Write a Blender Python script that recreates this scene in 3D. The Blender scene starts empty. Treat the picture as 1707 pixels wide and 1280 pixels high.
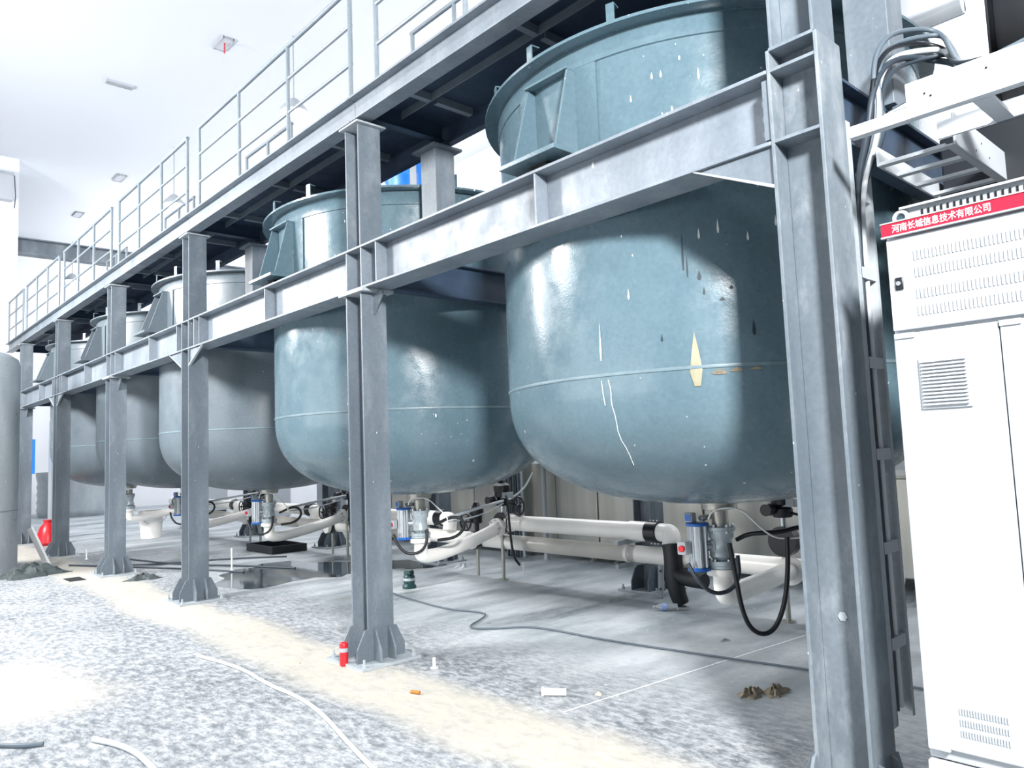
import bpy, math, random
from mathutils import Vector, Matrix
random.seed(7)
C = bpy.context.scene.collection
SC = bpy.context.scene

# ------------------------------------------------------------------ camera
cam_d = bpy.data.cameras.new('camera'); cam = bpy.data.objects.new('camera', cam_d); C.objects.link(cam)
yaw, pit, rol = math.radians(42.478), math.radians(5.063), math.radians(-2.219)
fw = Vector((math.sin(yaw)*math.cos(pit), math.cos(yaw)*math.cos(pit), math.sin(pit)))
rt = Vector((math.cos(yaw), -math.sin(yaw), 0)); up = rt.cross(fw)
r2 = rt*math.cos(rol) + up*math.sin(rol); u2 = -rt*math.sin(rol) + up*math.cos(rol)
cam.matrix_world = Matrix(((r2.x, u2.x, -fw.x, -2.986), (r2.y, u2.y, -fw.y, 0), (r2.z, u2.z, -fw.z, 1.5), (0, 0, 0, 1)))
cam_d.sensor_width = 36; cam_d.lens = 1261.6/1707*36; cam_d.clip_start = .05; cam_d.clip_end = 200
SC.camera = cam
# ------------------------------------------------------------------ world, lights, exposure
w = bpy.data.worlds.new('hall_light'); SC.world = w; w.use_nodes = True
bg = w.node_tree.nodes['Background']; bg.inputs[0].default_value = (.74, .88, 1, 1); bg.inputs[1].default_value = .25
def area(name, loc, size, power, rot=(0, 0, 0), col=(1, .985, .97)):
    l = bpy.data.lights.new(name, 'AREA'); l.shape = 'RECTANGLE'; l.size, l.size_y = size; l.energy = power; l.color = col
    o = bpy.data.objects.new(name, l); C.objects.link(o); o.location = loc; o.rotation_euler = rot
    return o
def flood(loc, tgt, size, power):
    area('aisle_flood_and_fill', loc, (size, size), power, (Vector(tgt)-Vector(loc)).to_track_quat('-Z', 'Y').to_euler())
flood((-3.5, -2.4, 4.6), (.5, 2.4, 1.9), .7, 1050)
flood((-4.6, 8.6, 5.0), (1, 8.4, .8), 1.2, 560)
flood((-4.6, 14.6, 5.0), (1, 14.4, .8), 1.2, 560)
gl = area('under_tank_fill', (-8.5, 8, 1.7), (13, 2.4), 260)  # unseen fill added to brighten the pipes and panels under the tanks
gl.rotation_euler = Vector((1, 0, 0)).to_track_quat('-Z', 'Y').to_euler()
flood((-5.7, 14, 5.6), (2.5, 17, 9), 1.5, 300)  # aimed upward: unseen fill added to lift the ceiling
area('ceiling_fill', (5.6, 25, 5.0), (1, 7), 260, (math.pi, 0, 0))  # unseen fill added to brighten the far ceiling
for yy in (2, 12, 22):
    area('ceiling_lamp_and_fill', (-4.6, yy, 8.7), (1.2, 3.2), 160)
    area('ceiling_lamp_and_fill', (6.6, yy, 8.75), (1.2, 3.0), 330)  # added fill for the space behind the tanks
for yy in (9, 17, 25):
    area('ceiling_fill', (6.2, yy, 5.2), (.8, 5), 75, (math.radians(180), 0, 0))  # more added upward fill, only there to even out the ceiling
SC.view_settings.view_transform = 'Standard'; SC.view_settings.look = 'None'
SC.view_settings.gamma = 1; SC.view_settings.use_curve_mapping = False
SC.view_settings.exposure = 0.28

# ------------------------------------------------------------------ materials
def lin(h):
    if isinstance(h, str):
        v = [int(h[i:i+2], 16)/255 for i in (0, 2, 4)]
        return tuple(x/12.92 if x < .04045 else ((x+.055)/1.055)**2.4 for x in v) + (1,)
    return tuple(h) + (1,)
class NT:
    def __init__(s, name):
        s.m = bpy.data.materials.new(name); s.m.use_nodes = True; s.t = s.m.node_tree
        s.b = s.t.nodes['Principled BSDF']; s.tc = s.t.nodes.new('ShaderNodeTexCoord')
    def n(s, typ, **kw):
        o = s.t.nodes.new(typ)
        for k, v in kw.items(): setattr(o, k, v)
        return o
    def l(s, a, b): s.t.links.new(a, b)
    def noise(s, scale, detail=4, stretch=(1, 1, 1), rough=.55, coord='Object'):
        mp = s.n('ShaderNodeMapping'); mp.inputs['Scale'].default_value = stretch; s.l(s.tc.outputs[coord], mp.inputs[0])
        nz = s.n('ShaderNodeTexNoise'); nz.inputs['Scale'].default_value = scale; nz.inputs['Detail'].default_value = detail
        nz.inputs['Roughness'].default_value = rough; s.l(mp.outputs[0], nz.inputs['Vector']); return nz.outputs[0]
    def ramp(s, src, p0, p1, c0=(0, 0, 0, 1), c1=(1, 1, 1, 1)):
        r = s.n('ShaderNodeValToRGB'); e = r.color_ramp.elements
        e[0].position, e[1].position = p0, p1; e[0].color, e[1].color = c0, c1; s.l(src, r.inputs[0]); return r.outputs[0]
    def mix(s, fac, a, b, mode='MIX'):
        m = s.n('ShaderNodeMix', data_type='RGBA', blend_type=mode)
        for v, i in ((fac, 0), (a, 6), (b, 7)):
            if hasattr(v, 'links'): s.l(v, m.inputs[i])
            else: m.inputs[i].default_value = v
        return m.outputs[2]
    def math(s, op, a, b=0, c=0):
        m = s.n('ShaderNodeMath', operation=op)
        for v, i in ((a, 0), (b, 1), (c, 2)):
            if hasattr(v, 'links'): s.l(v, m.inputs[i])
            else: m.inputs[i].default_value = v
        return m.outputs[0]
    def splat(s, scale, size, stretch=(1, 1, 1), thin=.5):
        """small paint splashes: voronoi cells, most of them switched off"""
        mp = s.n('ShaderNodeMapping'); mp.inputs['Scale'].default_value = stretch; s.l(s.tc.outputs['Object'], mp.inputs[0])
        v = s.n('ShaderNodeTexVoronoi'); v.inputs['Scale'].default_value = scale; s.l(mp.outputs[0], v.inputs['Vector'])
        sx = s.n('ShaderNodeSeparateColor'); s.l(v.outputs['Color'], sx.inputs[0])
        r = s.math('MULTIPLY', sx.outputs[1], size)
        return s.math('MULTIPLY', s.math('LESS_THAN', v.outputs['Distance'], r), s.math('GREATER_THAN', sx.outputs[0], thin))
def plain(name, col, rough=.5, metal=0, emit=None, es=0, var=.0, vs=6, alpha=None, trans=0):
    k = NT(name); b = k.b; c = lin(col)
    b.inputs['Roughness'].default_value = rough; b.inputs['Metallic'].default_value = metal
    if var:
        d = tuple(x*(1-var) for x in c[:3]) + (1,)
        k.l(k.ramp(k.noise(vs), .3, .7, d, c), b.inputs['Base Color'])
    else: b.inputs['Base Color'].default_value = c
    if emit: b.inputs['Emission Color'].default_value = lin(emit); b.inputs['Emission Strength'].default_value = es
    if trans: b.inputs['Transmission Weight'].default_value = trans
    return k.m
def paint(name, col, light, rough=.42, splash=.5, var=(3, 1.2), dust=0.0):
    k = NT(name); c = lin(col); l = lin(light)
    base = k.ramp(k.noise(var[0], 6, (1, 1, .35)), .32, .72, c, l)
    fine = k.ramp(k.noise(38, 3), .35, .75, (.82, .82, .82, 1), (1.08, 1.08, 1.08, 1))
    base = k.mix(.6, base, fine, 'MULTIPLY')
    if dust:
        d = k.math('MULTIPLY', k.ramp(k.noise(2.3, 8, (1, 1, .5), .7), .5, .74), dust)
        base = k.mix(d, base, lin('c4cace'))
    if splash:
        a = k.splat(9, .085, (1, 1, .42), 1-splash*.5); bsp = k.splat(26, .10, (1, 1, .6), 1-splash*.35)
        base = k.mix(k.math('MAXIMUM', a, bsp), base, lin('cfd4d8'))
    k.l(base, k.b.inputs['Base Color'])
    k.l(k.ramp(k.noise(7, 4), .3, .7, (rough-.08,)*3 + (1,), (rough+.12,)*3 + (1,)), k.b.inputs['Roughness'])
    bp = k.n('ShaderNodeBump'); bp.inputs['Strength'].default_value = .06; bp.inputs['Distance'].default_value = .01
    k.l(k.noise(60, 3), bp.inputs['Height']); k.l(bp.outputs[0], k.b.inputs['Normal'])
    return k.m
def brushed(name, col, rough=.3):
    k = NT(name); c = lin(col); d = tuple(x*.7 for x in c[:3]) + (1,)
    k.l(k.ramp(k.noise(5, 5, (1, 1, .08)), .3, .7, d, c), k.b.inputs['Base Color'])
    k.b.inputs['Metallic'].default_value = .6; k.b.inputs['Roughness'].default_value = rough
    return k.m
M = {}
M['steel'] = paint('grey_steel_paint', '5c6670', '727d86', .42, .55, dust=.28)
M['dustylitsteel'] = paint('dusty_lit_grey_steel', '59646d', '757f87', .45, .6, dust=.45)  # dust streaks, thickened to carry the extra light on the first column
M['beam'] = paint('lit_beam_grey', '6d7781', '818b95', .42, .5, dust=.2)  # paler than the columns: strong light on the beam webs put into the colour
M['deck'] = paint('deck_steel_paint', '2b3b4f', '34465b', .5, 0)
M['teal'] = paint('teal_tank_paint', '516873', '617883', .22, .85, (1.4, 1))
M['hazetank'] = paint('haze_grey_tank_paint', '56626a', '65717a', .36, .12, (1.2, 1))  # greyer than the near tanks: haze and lighting put into the colour
M['rail'] = paint('rail_grey_paint', '727e88', '808c95', .4, 0)
M['galv'] = paint('galvanised_sheet', '98a1a8', 'b0b8bd', .35, .2, dust=.2)
M['weld'] = paint('weld_bead', '5d727c', '748890', .4, .1)
M['stain'] = paint('dried_drip', '77745c', 'a39e86', .6, 0, (9, 1))
M['scratch'] = plain('dark_scratch', '1e2d35', .6)
M['white'] = plain('white_enamel', 'a6acb2', .35, var=.03)
M['whitepipe'] = plain('white_plastic_pipe', 'f3f1ec', .34, var=.06, vs=4)
M['traywhite'] = plain('white_tray_paint', 'aeb4ba', .4, var=.06, vs=5)
M['black'] = plain('black_rubber', '10151c', .45)
M['dark'] = plain('black_cast_iron', '12171e', .35, var=.3)
M['slate'] = plain('dark_slate_sheet', '0b131c', .5, var=.15, vs=2)
M['red'] = plain('red_sign', 'c5122e', .4)
M['redpaint'] = plain('red_paint', 'c3202b', .35)
M['textwhite'] = plain('white_lettering', 'ffffff', .5)
M['silver'] = plain('silver_aluminium', 'c3c9ce', .25, .8, var=.1)
M['valve'] = plain('pale_valve_casting', 'b4c0c6', .35, .25, var=.15, vs=12)
M['nickel'] = brushed('stainless_brushed', 'b9b9b2', .3)
M['sheet'] = brushed('stainless_sheet', 'd6d5cd', .26)
M['blue'] = plain('blue_enamel', '1b62b8', .35)
M['bluedrum'] = plain('blue_drum_plastic', '1d7fe0', .4, var=.15)
M['clear'] = plain('milky_tube', 'dfe3e2', .3)
M['cable'] = plain('grey_cable_sheath', '56636e', .5, var=.2, vs=3)
M['cabledk'] = plain('dark_cable_sheath', '2c3640', .5)
M['cablelt'] = plain('pale_cable_sheath', 'b9c0c4', .5)
M['ceil'] = plain('ceiling_paint', 'd3d8e0', .8)
M['wall'] = plain('wall_paint', 'eceef2', .75)
M['panel'] = plain('pale_fixture_panel', 'b9bdc6', .6)
M['lamp'] = plain('lamp_lens', 'ffffff', .5, emit='ffffff', es=40)
M['net'] = plain('green_grey_netting', '4a5456', .8, var=.4, vs=30)
M['sack'] = plain('dirty_rag', '8d8473', .9, var=.5, vs=25)
M['green'] = plain('dark_green_plastic', '12383a', .35)
M['orange'] = plain('orange_brown_paper', 'b5762a', .6, var=.2, vs=40)
M['stone'] = plain('pale_stone', 'd6cbb6', .8, var=.2, vs=30)
M['bottle'] = plain('clear_bottle_plastic', 'e8eef2', .12, trans=.75)
M['bottlelabel'] = plain('pale_blue_label', '8fa6dd', .5)
M['pit'] = plain('dark_pit', '15191c', .9)
M['concrete'] = plain('grey_board', 'b7babd', .7, var=.1)
M['puddle'] = plain('wet_film', '39434a', .06)

def floor_mat():
    k = NT('dusty_concrete_floor'); sx = k.n('ShaderNodeSeparateXYZ'); k.l(k.tc.outputs['Object'], sx.inputs[0])
    X, Y = sx.outputs[0], sx.outputs[1]
    mid = k.ramp(k.noise(1.6, 10, (1, .55, 1), .68), .36, .62, lin('6b737b'), lin('a6abaf'))
    speck = k.ramp(k.noise(21, 14, (1, .45, 1), .8), .43, .58, lin('464e56'), lin('c6c8ca'))
    base = k.mix(.55, mid, speck)
    # bare, wiped concrete below the tanks: less dust than the aisle
    inner = k.math('MULTIPLY', k.math('SMOOTH_MIN', k.math('MAXIMUM', k.math('SUBTRACT', k.math('ADD', X, k.math('MULTIPLY', k.noise(.9, 5), 1.2)), .95), 0), 1, .2), 1)
    bare = k.ramp(k.noise(1.0, 8, (.5, 1.6, 1), .6), .35, .66, lin('838e95'), lin('c6ccd0'))
    base = k.mix(k.math('MULTIPLY', inner, .8), base, bare)
    # wet dark drifts, long and smeared
    wet = k.math('MULTIPLY', k.ramp(k.noise(.75, 6, (.45, 1.5, 1), .6), .5, .64), inner)
    base = k.mix(k.math('MULTIPLY', wet, .7), base, lin('5b676d'))
    # cream powder band along the columns and a second one in the aisle
    wob = k.math('MULTIPLY', k.math('SUBTRACT', k.noise(.8, 6), .5), .5)
    d1 = k.math('ABSOLUTE', k.math('ADD', k.math('ADD', X, .22), wob))
    b1 = k.ramp(d1, .22, .42, (1, 1, 1, 1), (0, 0, 0, 1))
    d2 = k.math('ABSOLUTE', k.math('ADD', k.math('ADD', X, 2.0), k.math('MULTIPLY', wob, 2)))
    b2 = k.math('MULTIPLY', k.ramp(d2, .15, .6, (1, 1, 1, 1), (0, 0, 0, 1)), k.ramp(k.math('ABSOLUTE', k.math('SUBTRACT', Y, 6.3)), .5, 1.5, (1, 1, 1, 1), (0, 0, 0, 1)))
    pow_ = k.math('MULTIPLY', k.math('MAXIMUM', b1, b2), k.ramp(k.noise(7, 9, (1, .6, 1), .7), .28, .55, (.55,)*3 + (1,), (1,)*4))
    base = k.mix(k.math('MULTIPLY', pow_, .85), base, lin('bfbaae'))
    # grit and scuffs
    scuff = k.ramp(k.noise(30, 6, (.5, 1.4, 1), .8), .62, .7)
    base = k.mix(k.math('MULTIPLY', scuff, .35), base, lin('444c53'))
    base = k.mix(k.splat(16, .2, (1, 1, 1), .9), base, lin('c4c5c5'))
    # two pale chalk lines
    k.l(base, k.b.inputs['Base Color'])
    r = k.mix(wet, (.62,)*3 + (1,), (.22,)*3 + (1,)); k.l(r, k.b.inputs['Roughness'])
    bp = k.n('ShaderNodeBump'); bp.inputs['Strength'].default_value = .25; bp.inputs['Distance'].default_value = .01
    k.l(k.noise(22, 8), bp.inputs['Height']); k.l(bp.outputs[0], k.b.inputs['Normal'])
    return k.m
M['floor'] = floor_mat()
M['chalk'] = plain('chalk_line', 'eceff0', .8, var=.15, vs=20)

# ------------------------------------------------------------------ mesh helpers
class MB:
    def __init__(s): s.v = []; s.f = []
    def add(s, vs, fs):
        o = len(s.v); s.v += [tuple(v) for v in vs]; s.f += [tuple(i+o for i in f) for f in fs]; return s
    def box(s, x0, x1, y0, y1, z0, z1):
        x0, x1 = sorted((x0, x1)); y0, y1 = sorted((y0, y1)); z0, z1 = sorted((z0, z1))
        v = [(x, y, z) for z in (z0, z1) for x, y in ((x0, y0), (x1, y0), (x1, y1), (x0, y1))]
        return s.add(v, [(3, 2, 1, 0), (4, 5, 6, 7), (0, 1, 5, 4), (1, 2, 6, 5), (2, 3, 7, 6), (3, 0, 4, 7)])
    def bar(s, a, b, w, h, upv=(0, 0, 1)):
        a, b = Vector(a), Vector(b); d = (b-a).normalized(); u = Vector(upv)
        sd = d.cross(u); sd = sd.normalized() if sd.length > 1e-5 else Vector((1, 0, 0)); u = sd.cross(d)
        q = [sd*w/2*i + u*h/2*j for i, j in ((-1, -1), (1, -1), (1, 1), (-1, 1))]
        v = [a+x for x in q] + [b+x for x in q]
        return s.add(v, [(0, 1, 2, 3), (7, 6, 5, 4), (1, 0, 4, 5), (2, 1, 5, 6), (3, 2, 6, 7), (0, 3, 7, 4)])
    def prism(s, pts, ext):
        """planar 3-D polygon pushed along ext"""
        n = len(pts); e = Vector(ext); v = [Vector(p) for p in pts]; v += [p+e for p in v]
        return s.add(v, [tuple(range(n-1, -1, -1)), tuple(range(n, 2*n))] + [(i, (i+1) % n, n+(i+1) % n, n+i) for i in range(n)])
    def lathe(s, prof, c=(0, 0, 0), seg=32, axis='z', a0=0, a1=None):
        c = Vector(c); full = a1 is None; a1 = 2*math.pi if full else a1; n = seg if full else seg+1; vs = []
        for r, h in prof:
            for i in range(n):
                t = a0 + (a1-a0)*i/seg; x, y = r*math.cos(t), r*math.sin(t)
                vs.append(c + Vector({'z': (x, y, h), 'x': (h, x, y), 'y': (y, h, x)}[axis]))
        fs = []
        for j in range(len(prof)-1):
            for i in range(seg):
                k = (i+1) % n; fs.append((j*n+i, j*n+k, (j+1)*n+k, (j+1)*n+i))
        if full:
            if prof[0][0] > 1e-6: fs.append(tuple(range(n-1, -1, -1)))
            if prof[-1][0] > 1e-6: fs.append(tuple((len(prof)-1)*n+i for i in range(n)))
        return s.add(vs, fs)
    def cyl(s, a, b, r, seg=16, r1=None):
        return s.tube([a, b], r, seg, r1=r1)
    def tube(s, pts, r, seg=10, smooth=0, r1=None):
        P = [Vector(p) for p in pts]
        for _ in range(smooth):
            Q = [P[0]]
            for a, b in zip(P, P[1:]): Q += [a.lerp(b, .25), a.lerp(b, .75)]
            P = Q + [P[-1]]
        n = len(P); T = [(P[min(i+1, n-1)]-P[max(i-1, 0)]).normalized() for i in range(n)]
        u = T[0].orthogonal().normalized(); vs = []; fs = []
        for i, p in enumerate(P):
            u = (u - T[i]*u.dot(T[i])).normalized(); q = T[i].cross(u)
            rr = r if r1 is None else r + (r1-r)*i/(n-1)
            vs += [p + u*rr*math.cos(2*math.pi*k/seg) + q*rr*math.sin(2*math.pi*k/seg) for k in range(seg)]
        for i in range(n-1):
            for k in range(seg):
                m = (k+1) % seg; fs.append((i*seg+k, i*seg+m, (i+1)*seg+m, (i+1)*seg+k))
        fs += [tuple(range(seg-1, -1, -1)), tuple((n-1)*seg+k for k in range(seg))]
        return s.add(vs, fs)
    def build(s, name, m, parent=None, smooth=True, bevel=0, loc=None):
        me = bpy.data.meshes.new(name); me.from_pydata(s.v, [], s.f); me.update()
        import bmesh
        b = bmesh.new(); b.from_mesh(me); bmesh.ops.recalc_face_normals(b, faces=b.faces); b.to_mesh(me); b.free()
        if smooth:
            me.shade_smooth(); me.set_sharp_from_angle(angle=math.radians(38))
        me.materials.append(m); o = bpy.data.objects.new(name, me); C.objects.link(o)
        if parent: o.parent = parent
        if loc: o.location = loc
        if bevel:
            bv = o.modifiers.new('edge', 'BEVEL'); bv.width = bevel; bv.segments = 2; bv.limit_method = 'ANGLE'
        return o
def tag(o, label, cat, group=None, kind='thing'):
    o['label'] = label; o['category'] = cat
    if group: o['group'] = group
    if kind: o['kind'] = kind
    return o
def thing(name, loc, label, cat, group=None, rz=0, kind='thing'):
    o = bpy.data.objects.new(name, None); C.objects.link(o); o.location = loc; o.rotation_euler = (0, 0, rz)
    return tag(o, label, cat, group, kind)
def struct(name, mb, m, smooth=False):
    o = mb.build(name, m, smooth=smooth); o['kind'] = 'structure'; return o
def copy_tree(o, parent=None):
    c = o.copy(); C.objects.link(c)
    if parent: c.parent = parent
    for ch in list(o.children): copy_tree(ch, c)
    return c
ORD = ['first', 'second', 'third', 'fourth', 'fifth', 'sixth']

# ------------------------------------------------------------------ layout numbers (metres)
YC = [1.32, 4.91, 8.56, 11.64, 14.91, 18.12]          # front columns
TY = [2.96, 6.52, 10.10, 13.20, 16.50]                # tanks
TX = 1.62; TR = [1.42, 1.42, 1.38, 1.38, 1.38]
BZ0, BZ1 = 2.77, 3.107                                 # tank beam
GZ0, GZ1 = 4.115, 4.31                                 # platform girder
XR = 3.38                                              # rear columns

# ------------------------------------------------------------------ setting
struct('floor', MB().box(-16, 12, -8, 34, -.2, 0), M['floor'])
struct('ceiling', MB().box(-6, 12, -4, 34, 9, 9.2), M['ceil'])
struct('wall_far', MB().box(-6, 12, 30, 30.2, 0, 9), M['wall'])
struct('wall_right', MB().box(9, 9.2, -8, 30, 0, 9), M['wall'])
struct('trim_1', MB().box(-1.2, .36, 21, 22.2, 0, 9), M['wall'])      # white boxed-in hall pillar
gb = MB().box(.36, 9, 21.0, 21.3, 6.69, 6.72).box(.36, 9, 21.0, 21.3, 7.06, 7.09).box(.36, 9, 21.13, 21.16, 6.72, 7.06)
tag(gb.build('roof_girder', M['steel'], smooth=False), 'long grey girder crossing the hall beyond the far end of the railing', 'girder')
t = thing('junction_box', (-.02, 20.9, 8.22), 'grey box fixed high on the white pillar at the hall end', 'box')
MB().box(-.22, .22, -.12, .1, -.33, .33).build('box_body', M['panel'], t, bevel=.01)
MB().box(-.24, .24, -.14, -.12, .28, .34).build('lid', M['galv'], t)
MB().tube([(.26, -.05, .3), (.29, -.05, -.2), (.27, -.05, -.5)], .012, 6).build('wire', M['cable'], t)

# ceiling fixtures
def ceil_panel(x, y, sx, sy, label, group=None, tip=False):
    t = thing('ceiling_hatch', (x, y, 9), label, 'ceiling fixture', group)
    MB().box(-sx/2, sx/2, -sy/2, sy/2, -.03, 0).build('cover_plate', M['panel'], t)
    mb = MB()
    for a in (-1, 1):
        mb.box(a*sx/2-.012, a*sx/2+.012, -sy/2-.012, sy/2+.012, -.04, 0); mb.box(-sx/2, sx/2, a*sy/2-.012, a*sy/2+.012, -.04, 0)
    mb.build('frame', M['white'], t)
    if tip: MB().cyl((0, -.05, -.03), (0, -.05, -.22), .012, 8).build('red_rod', M['redpaint'], t)
ceil_panel(2.14, 12.92, .19, .46, 'pale square ceiling hatch with a red rod hanging from it', tip=True)
ceil_panel(2.56, 20.9, .2, .5, 'small pale ceiling hatch between the long vent and the hall end')
ceil_panel(2.45, 24.7, .2, .5, 'faint ceiling hatch close to the far end of the hall')
t = thing('ceiling_vent', (1.14, 15.6, 9), 'narrow grey slot vent set crosswise in the ceiling', 'vent')
MB().box(-.25, .25, -.08, .08, -.04, 0).build('vent_frame', M['panel'], t)
mb = MB()
for i in range(-2, 3): mb.box(-.23, .23, i*.028-.006, i*.028+.006, -.05, -.035)
mb.build('louvre', M['galv'], t)
# hall lamps seen through the railing
for i, (x, y, z) in enumerate(((3, 11.95, 7.58), (3, 18.1, 7.58), (3, 27.9, 7.66))):
    t = thing('pendant_lamp', (x, y, z), ['bright hall lamp glaring behind the railing by the second post gap',
              'bright hall lamp glaring over the middle of the walkway railing', 'bright hall lamp glaring low at the far railing end'][i], 'lamp', 'hall lamps behind the railing')
    MB().lathe([(.05, .26), (.1, .22), (.24, .06), (.25, .0), (.23, .0), (.05, .18)], seg=24).build('lamp_shade', M['white'], t)
    MB().lathe([(.001, -.09), (.12, -.07), (.19, -.02), (.2, .01), (.001, .02)], seg=24).build('lamp_lens', M['lamp'], t)
    MB().cyl((0, 0, .22), (0, 0, 9-z), .012, 6).build('hanger_rod', M['galv'], t)

# ------------------------------------------------------------------ columns
def hsec(mb, x0, x1, y0, y1, z0, z1, tf=.016, tw=.012):
    mb.box(x0, x1, y0, y0+tf, z0, z1).box(x0, x1, y1-tf, y1, z0, z1)
    xm = (x0+x1)/2; return mb.box(xm-tw/2, xm+tw/2, y0+tf, y1-tf, z0, z1)
def gusset(parent, base, dirv, thick, L=.095, H=.23):
    b = Vector(base); d = Vector(dirv); z = Vector((0, 0, 1))
    p = [b, b+d*L, b+d*L+z*H*.38, b+d*L*.28+z*H*.96, b+z*H]
    t = Vector((d.y, d.x, 0)); t = Vector((abs(t.x), abs(t.y), 0))*thick
    MB().prism([q-t/2 for q in p], t).build('gusset', M['steel'], parent, smooth=False, bevel=.002)
def column(x, y, ztop, label, group, front=True, shaft2=None):
    t = thing('steel_column', (x, y, 0), label, 'column', group)
    hsec(MB(), 0, .22, 0, .23, .02, ztop).build('shaft', M['dustylitsteel' if 'white cabinet and the first' in label else 'steel'], t, smooth=False, bevel=.003)
    MB().box(-.14, .36, -.14, .37, 0, .02).build('base_plate', M['galv'], t, smooth=False)
    for yy in (.008, .222):
        gusset(t, (0, yy, .02), (-1, 0, 0), .014); gusset(t, (.22, yy, .02), (1, 0, 0), .014)
    for xx in (.05, .17):
        gusset(t, (xx, 0, .02), (0, -1, 0), .014); gusset(t, (xx, .23, .02), (0, 1, 0), .014)
    for bx, by in ((-.1, -.1), (.32, -.1), (-.1, .33), (.32, .33)):
        MB().lathe([(.018, 0), (.018, .02), (.01, .022), (.01, .05)], (bx, by, .02), 6).build('anchor_bolt', M['galv'], t, smooth=False)
    return t
CL = ['tall column between the white cabinet and the first tank', 'column with a red can at its foot, paint-splashed', 'third column from the white cabinet, in front of the puddle',
      'fourth column from the white cabinet, a rag lying at its foot', 'fifth column from the cabinet, red sack behind its foot', 'end column half hidden by the white standing vessel']
cols = []
for i, y in enumerate(YC):
    cont = i in (0, 2, 4)
    c = column(0, y, 3.19 if i == 0 else (3.095 if cont else BZ0-.006), 'grey steel H-section ' + CL[i], 'front steel columns')
    cols.append(c)
    if cont:                      # stiffener plates carry the beam lines through the column
        for z in (BZ0+.01, BZ1-.012, 3.19 if i == 0 else None):
            if z: 
                for xa, xb in ((0, .104), (.116, .22)): MB().box(xa, xb, .016, .214, z-.007, z+.007).build('stiffener', M['steel'], c, smooth=False)
        for s in (-1, 1):         # sloping haunch plates under the beam
            if i == 0 and s == -1: continue
            y0 = 0 if s < 0 else .23
            MB().prism([(.02, y0+s*.40, BZ0-.003), (.02, y0, BZ0-.003), (.02, y0, BZ0-.19), (.02, y0+s*.37, BZ0-.012)], (.014, 0, 0)).build('knee_gusset', M['steel'], c, smooth=False)
            MB().prism([(.0, y0+s*.40, BZ0-.003), (.0, y0+s*.385, BZ0-.003), (.0, y0, BZ0-.175), (.0, y0, BZ0-.19)], (.022, 0, 0)).build('gusset_lit_edge', M['galv'], c, smooth=False)  # pale strip painting the light caught along the gusset's edge
    else:
        MB().box(-.03, .25, -.06, .29, BZ0-.026, BZ0-.002).build('cap_plate', M['galv'], c, smooth=False)
        MB().prism([(.104, 0, BZ0-.026), (.104, -.13, BZ0-.026), (.104, -.13, BZ0-.05), (.104, 0, BZ0-.2)], (.012, 0, 0)).build('knee_gusset', M['steel'], c, smooth=False)
# cable ties / drips on the first column: a bolt stub
MB().lathe([(.02, 0), (.02, .012), (.012, .014)], (.10, .12, .78), 6, 'x').build('bolt_stub', M['galv'], cols[0], smooth=False)

# upper posts carrying the walkway
PL = ['above the tall column beside the white cabinet', 'above the column with the red can', 'above the third column from the cabinet', 'above the fourth column from the cabinet', 'above the fifth column from the cabinet', 'at the far end of the walkway']
for i, y in enumerate(YC):
    z0 = {0: 3.198}.get(i, BZ1 if i in (1, 3, 5) else BZ1)
    t = thing('walkway_post', (0, y, z0), 'grey H-section walkway post ' + PL[i], 'post', 'walkway posts')
    h = 4.075-z0
    hsec(MB(), .01, .21, .015, .215, 0, h, .014, .01).build('shaft', M['steel'], t, smooth=False, bevel=.003)
    MB().box(-.02, .24, -.02, .25, h, h+.014).build('cap_plate', M['galv'], t, smooth=False)
    hsec(MB(), .02, .2, .03, .2, h+.014, h+.038, .012, .01).build('packing', M['steel'], t, smooth=False)
# rear stub posts, box section
SL = ['beside the cable loops over the cabinet', 'with the blue drum showing beside it', 'behind the lug of the second tank', 'behind the lug of the third tank', 'behind the lug of the fourth tank', 'at the far walkway end']
for i, y in enumerate(YC):
    t = thing('stub_post', (.74 if i else .8, y, BZ1), 'dark box-section inner walkway post ' + SL[i], 'post', 'inner walkway posts')
    MB().box(0, .2, 0, .21, 0, .955).build('shaft', M['steel'], t, smooth=False, bevel=.004)
    MB().box(-.05, .25, -.05, .26, .955, .975).build('cap_plate', M['steel'], t, smooth=False)
    MB().box(.02, .18, .02, .19, .975, 1.0).build('packing', M['steel'], t, smooth=False)

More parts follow.
